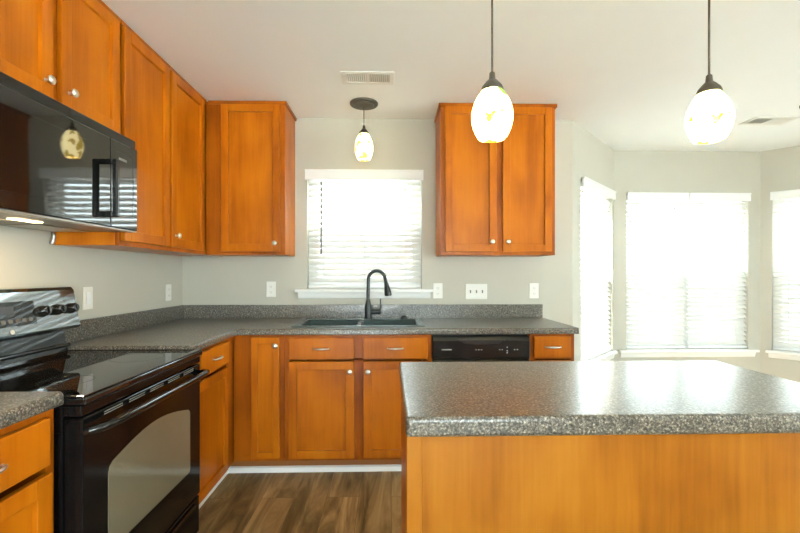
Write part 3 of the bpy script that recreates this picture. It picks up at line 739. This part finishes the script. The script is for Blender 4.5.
# ------------------------------------------------------------------ island
il = thing('kitchen_island', 'orange maple kitchen island with grey speckled top in the right foreground', 'island', (2.2, -1.92, 0))
ix0, ix1, id0, id1 = 1.597, 2.828, 1.608, 2.236
link('island_top', MB(BACK).box((ix0, id0, CT - 0.048), (ix1, id1, CT)), GRAN, il, 0.011, seg=4)
link('island_body', MB(BACK).box((1.614, 1.72, 0.1), (2.80, 2.196, CT - .0485)), W_ISL, il)
link('toe_kick', MB(BACK).box((1.64, 1.79, 0), (2.78, 2.19, 0.0995)), W_TOE, il)
link('back_panel', MB(BACK).box((1.637, 2.1965, 0.001), (2.79, 2.203, CT - .0485)), W_ISL, il)
for u0, u1 in ((1.600, 1.6365), (2.7905, 2.815)):
    link('corner_trim', MB(BACK).box((u0, 2.1965, 0.001), (u1, 2.212, CT - .0485)), W_ISL, il, 0.003)
link('end_panel', MB(BACK).box((1.602, 1.722, 0.001), (1.6135, 2.196, CT - .0485)), W_FRAME, il)
link('end_panel', MB(BACK).box((2.8005, 1.722, 0.001), (2.812, 2.196, CT - .0485)), W_FRAME, il)
mb = MB(Frame((0, 0), (1, 0), (0, 1)))
ISB = Frame((0, -1.72), (1, 0), (0, 1))      # working side facing the sink
for p, q in ((1.630, 2.00), (2.02, 2.39), (2.41, 2.785)):
    dr = door(ISB, p, q, 0.118, 0.700, 0.001, il, ((p + q) / 2, 0.65))
    drawer(ISB, p, q, 0.722, 0.853, 0.001, il)

# ------------------------------------------------------------------ plates
def plate(fr, u, w, label, kind, gangs=1, group=None):
    name = {'outlet': 'outlet', 'rocker': 'light_switch', 'toggle': 'light_switch'}[kind]
    t = thing(name, label, {'outlet': 'outlet', 'rocker': 'switch', 'toggle': 'switch'}[kind], fr.p(u, 0, w), group)
    W_ = 0.036 + 0.0235 * (gangs - 1)
    link('cover_plate', MB(fr).box((u - W_, 0.0005, w - 0.058), (u + W_, 0.006, w + 0.058)), PLATE, t, 0.003)
    for g in range(gangs):
        c = u + (g - (gangs - 1) / 2) * 0.046
        if kind == 'outlet':
            for s in (-1, 1):
                r = link('receptacle', MB(fr).lathe((c, 0.006, w + s * 0.021), 'v', [(0.0165, 0), (0.0165, 0.0015)], 20, (1, 0.85)), PLATE, t)
                link('slots', MB(fr).box((c - .008, 0.0074, w + s*.021 - .004), (c - .0055, 0.0079, w + s*.021 + .006)).box((c + .0055, 0.0074, w + s*.021 - .004), (c + .008, 0.0079, w + s*.021 + .006)).box((c - .002, 0.0074, w + s*.021 - .011), (c + .002, 0.0079, w + s*.021 - .007)), SLOT, r)
        elif kind == 'rocker':
            link('rocker', MB(fr).prism([(0.006, w - .033), (0.008, w - .033), (0.0105, w), (0.0075, w + .033), (0.006, w + .033)], 'u', c - .0165, c + .0165), VINYL, t, 0.001)
        else:
            link('toggle', MB(fr).box((c - .005, .006, w - .012), (c + .005, .0075, w + .012)).prism([(0.0075, w - .005), (0.018, w + .002), (0.018, w + .007), (0.0075, w + .005)], 'u', c - .0035, c + .0035), SLOT, t)
plate(LEFT, 1.000, 1.123, 'white wall plate beside the range backguard', 'rocker')
plate(LEFT, 0.205, 1.118, 'white wall plate on the left wall near the corner', 'outlet')
plate(BACK, 0.665, 1.133, 'white wall plate under the corner wall cabinet, left of the window', 'outlet')
plate(BACK, 1.931, 1.120, 'white duplex outlet touching the right end of the window sill', 'outlet')
plate(BACK, 2.227, 1.114, 'wide white plate with three switches on the back wall', 'toggle', 3)
plate(BACK, 2.673, 1.119, 'white duplex outlet above the right end of the back counter', 'outlet')

# ------------------------------------------------------------------ ceiling registers
def register(x0, x1, d0, d1, label, along):
    t = thing('ceiling_vent', label, 'vent', BACK.p((x0 + x1) / 2, (d0 + d1) / 2, CZ))
    mb = MB(BACK); z = CZ - 0.0005; e = 0.028
    mb.box((x0, d0, z - .006), (x1, d0 + e, z)).box((x0, d1 - e, z - .006), (x1, d1, z)).box((x0, d0 + e, z - .006), (x0 + e, d1 - e, z)).box((x1 - e, d0 + e, z - .006), (x1, d1 - e, z))
    xm = (x0 + x1) / 2; mb.box((xm - .008, d0 + e, z - .006), (xm + .008, d1 - e, z))
    link('vent_frame', mb, VENTM, t, 0.002)
    link('duct_backing', MB(BACK).box((x0 + e, d0 + e, z - .0006), (x1 - e, d1 - e, z - .0001)), VENTD, t)
    mb = MB(BACK); n = 10
    for s, (p, q) in enumerate(((x0 + e, xm - .008), (xm + .008, x1 - e))):
        for k in range(n):
            u = p + (q - p) * (k + .5) / n; sg = -1 if s == 0 else 1
            mb.prism([(u - .0045 * sg, z - .001), (u - .0035 * sg, z - .001), (u + .0035 * sg, z - .007), (u + .0025 * sg, z - .007)], 'v', d0 + e, d1 - e)
    link('louvres', mb, VENTM, t)
register(1.272, 1.588, 0.590, 0.752, 'white ceiling vent above the sink, near the small pendant', 'v')
register(4.315, 4.66, -0.045, 0.125, 'white ceiling vent in front of the bay, right of the right-hand pendant', 'v')

# ------------------------------------------------------------------ pendants
def pendant(x, d, ztop, zbot, rad, mat, label, group=None, canopy=0.065, seed=0):
    t = thing('pendant_lamp', label, 'lamp', BACK.p(x, d, CZ), group)
    cp = MB(BACK).lathe((x, d, CZ), 'w', [(canopy, -0.0005), (canopy, -0.008), (canopy * 0.97, -0.012), (canopy * 0.72, -0.014), (canopy * 0.66, -0.022), (canopy * 0.3, -0.028), (0.008, -0.030)], 36)
    link('canopy', cp, BRONZE, t, smooth=True)
    link('cord', MB(BACK).tube([(x, d, CZ - .028), (x, d, ztop + 0.045)], 0.0032, 8), BRONZE, t, smooth=True)
    link('socket_cap', MB(BACK).lathe((x, d, ztop), 'w', [(0.034, -0.004), (0.034, 0.002), (0.030, 0.012), (0.018, 0.026), (0.010, 0.034), (0.0085, 0.052), (0.005, 0.056)], 24), BRONZE, t, smooth=True)
    H_ = ztop - zbot; prof = []
    for i in range(19):
        s = i / 18
        # egg: narrow shoulder, widest a little below the middle, open truncated bottom
        r = rad * (math.sin(PI * (0.13 + 0.665 * s)) ** 0.80)
        prof.append((r, -H_ * s))
    prof = [(p[0], p[1]) for p in prof]
    mb = MB(BACK)
    inner = [(max(.002, r - 0.004), t_) for r, t_ in reversed(prof)]
    n = 32; rings = []
    for r, tt in prof + inner:
        rings.append([mb.V((x + r * math.cos(2*PI*k/n), d + r * math.sin(2*PI*k/n), ztop + tt)) for k in range(n)])
    rings.append(rings[0])
    for A, B in zip(rings, rings[1:]):
        for i in range(n): mb.b.faces.new((A[i], A[(i+1) % n], B[(i+1) % n], B[i]))
    link('glass_shade', mb, mat, t, smooth=True)
    return t
pendant(1.384, 0.29, 2.222, 2.042, 0.064, SHADE_SMALL, 'small lit pendant with amber-flecked glass shade in front of the sink window', canopy=0.098)
pendant(1.873, 1.935, 1.808, 1.661, 0.0625, SHADE_BIG, 'left one of two bright mosaic glass pendants over the island')
pendant(2.548, 1.935, 1.808, 1.661, 0.0625, SHADE_BIG, 'right one of two bright mosaic glass pendants over the island')

# dark fixture canopy just inside the right edge
fx = thing('ceiling_fixture', 'dark round ceiling fixture at the right edge of the photo beyond the vent', 'fixture', BACK.p(4.50, 0.36, CZ))
link('canopy', MB(BACK).lathe((4.50, 0.36, CZ), 'w', [(0.065, -.0005), (0.065, -.012), (0.05, -.024), (0.012, -.03)], 28), BRONZE, fx, smooth=True)
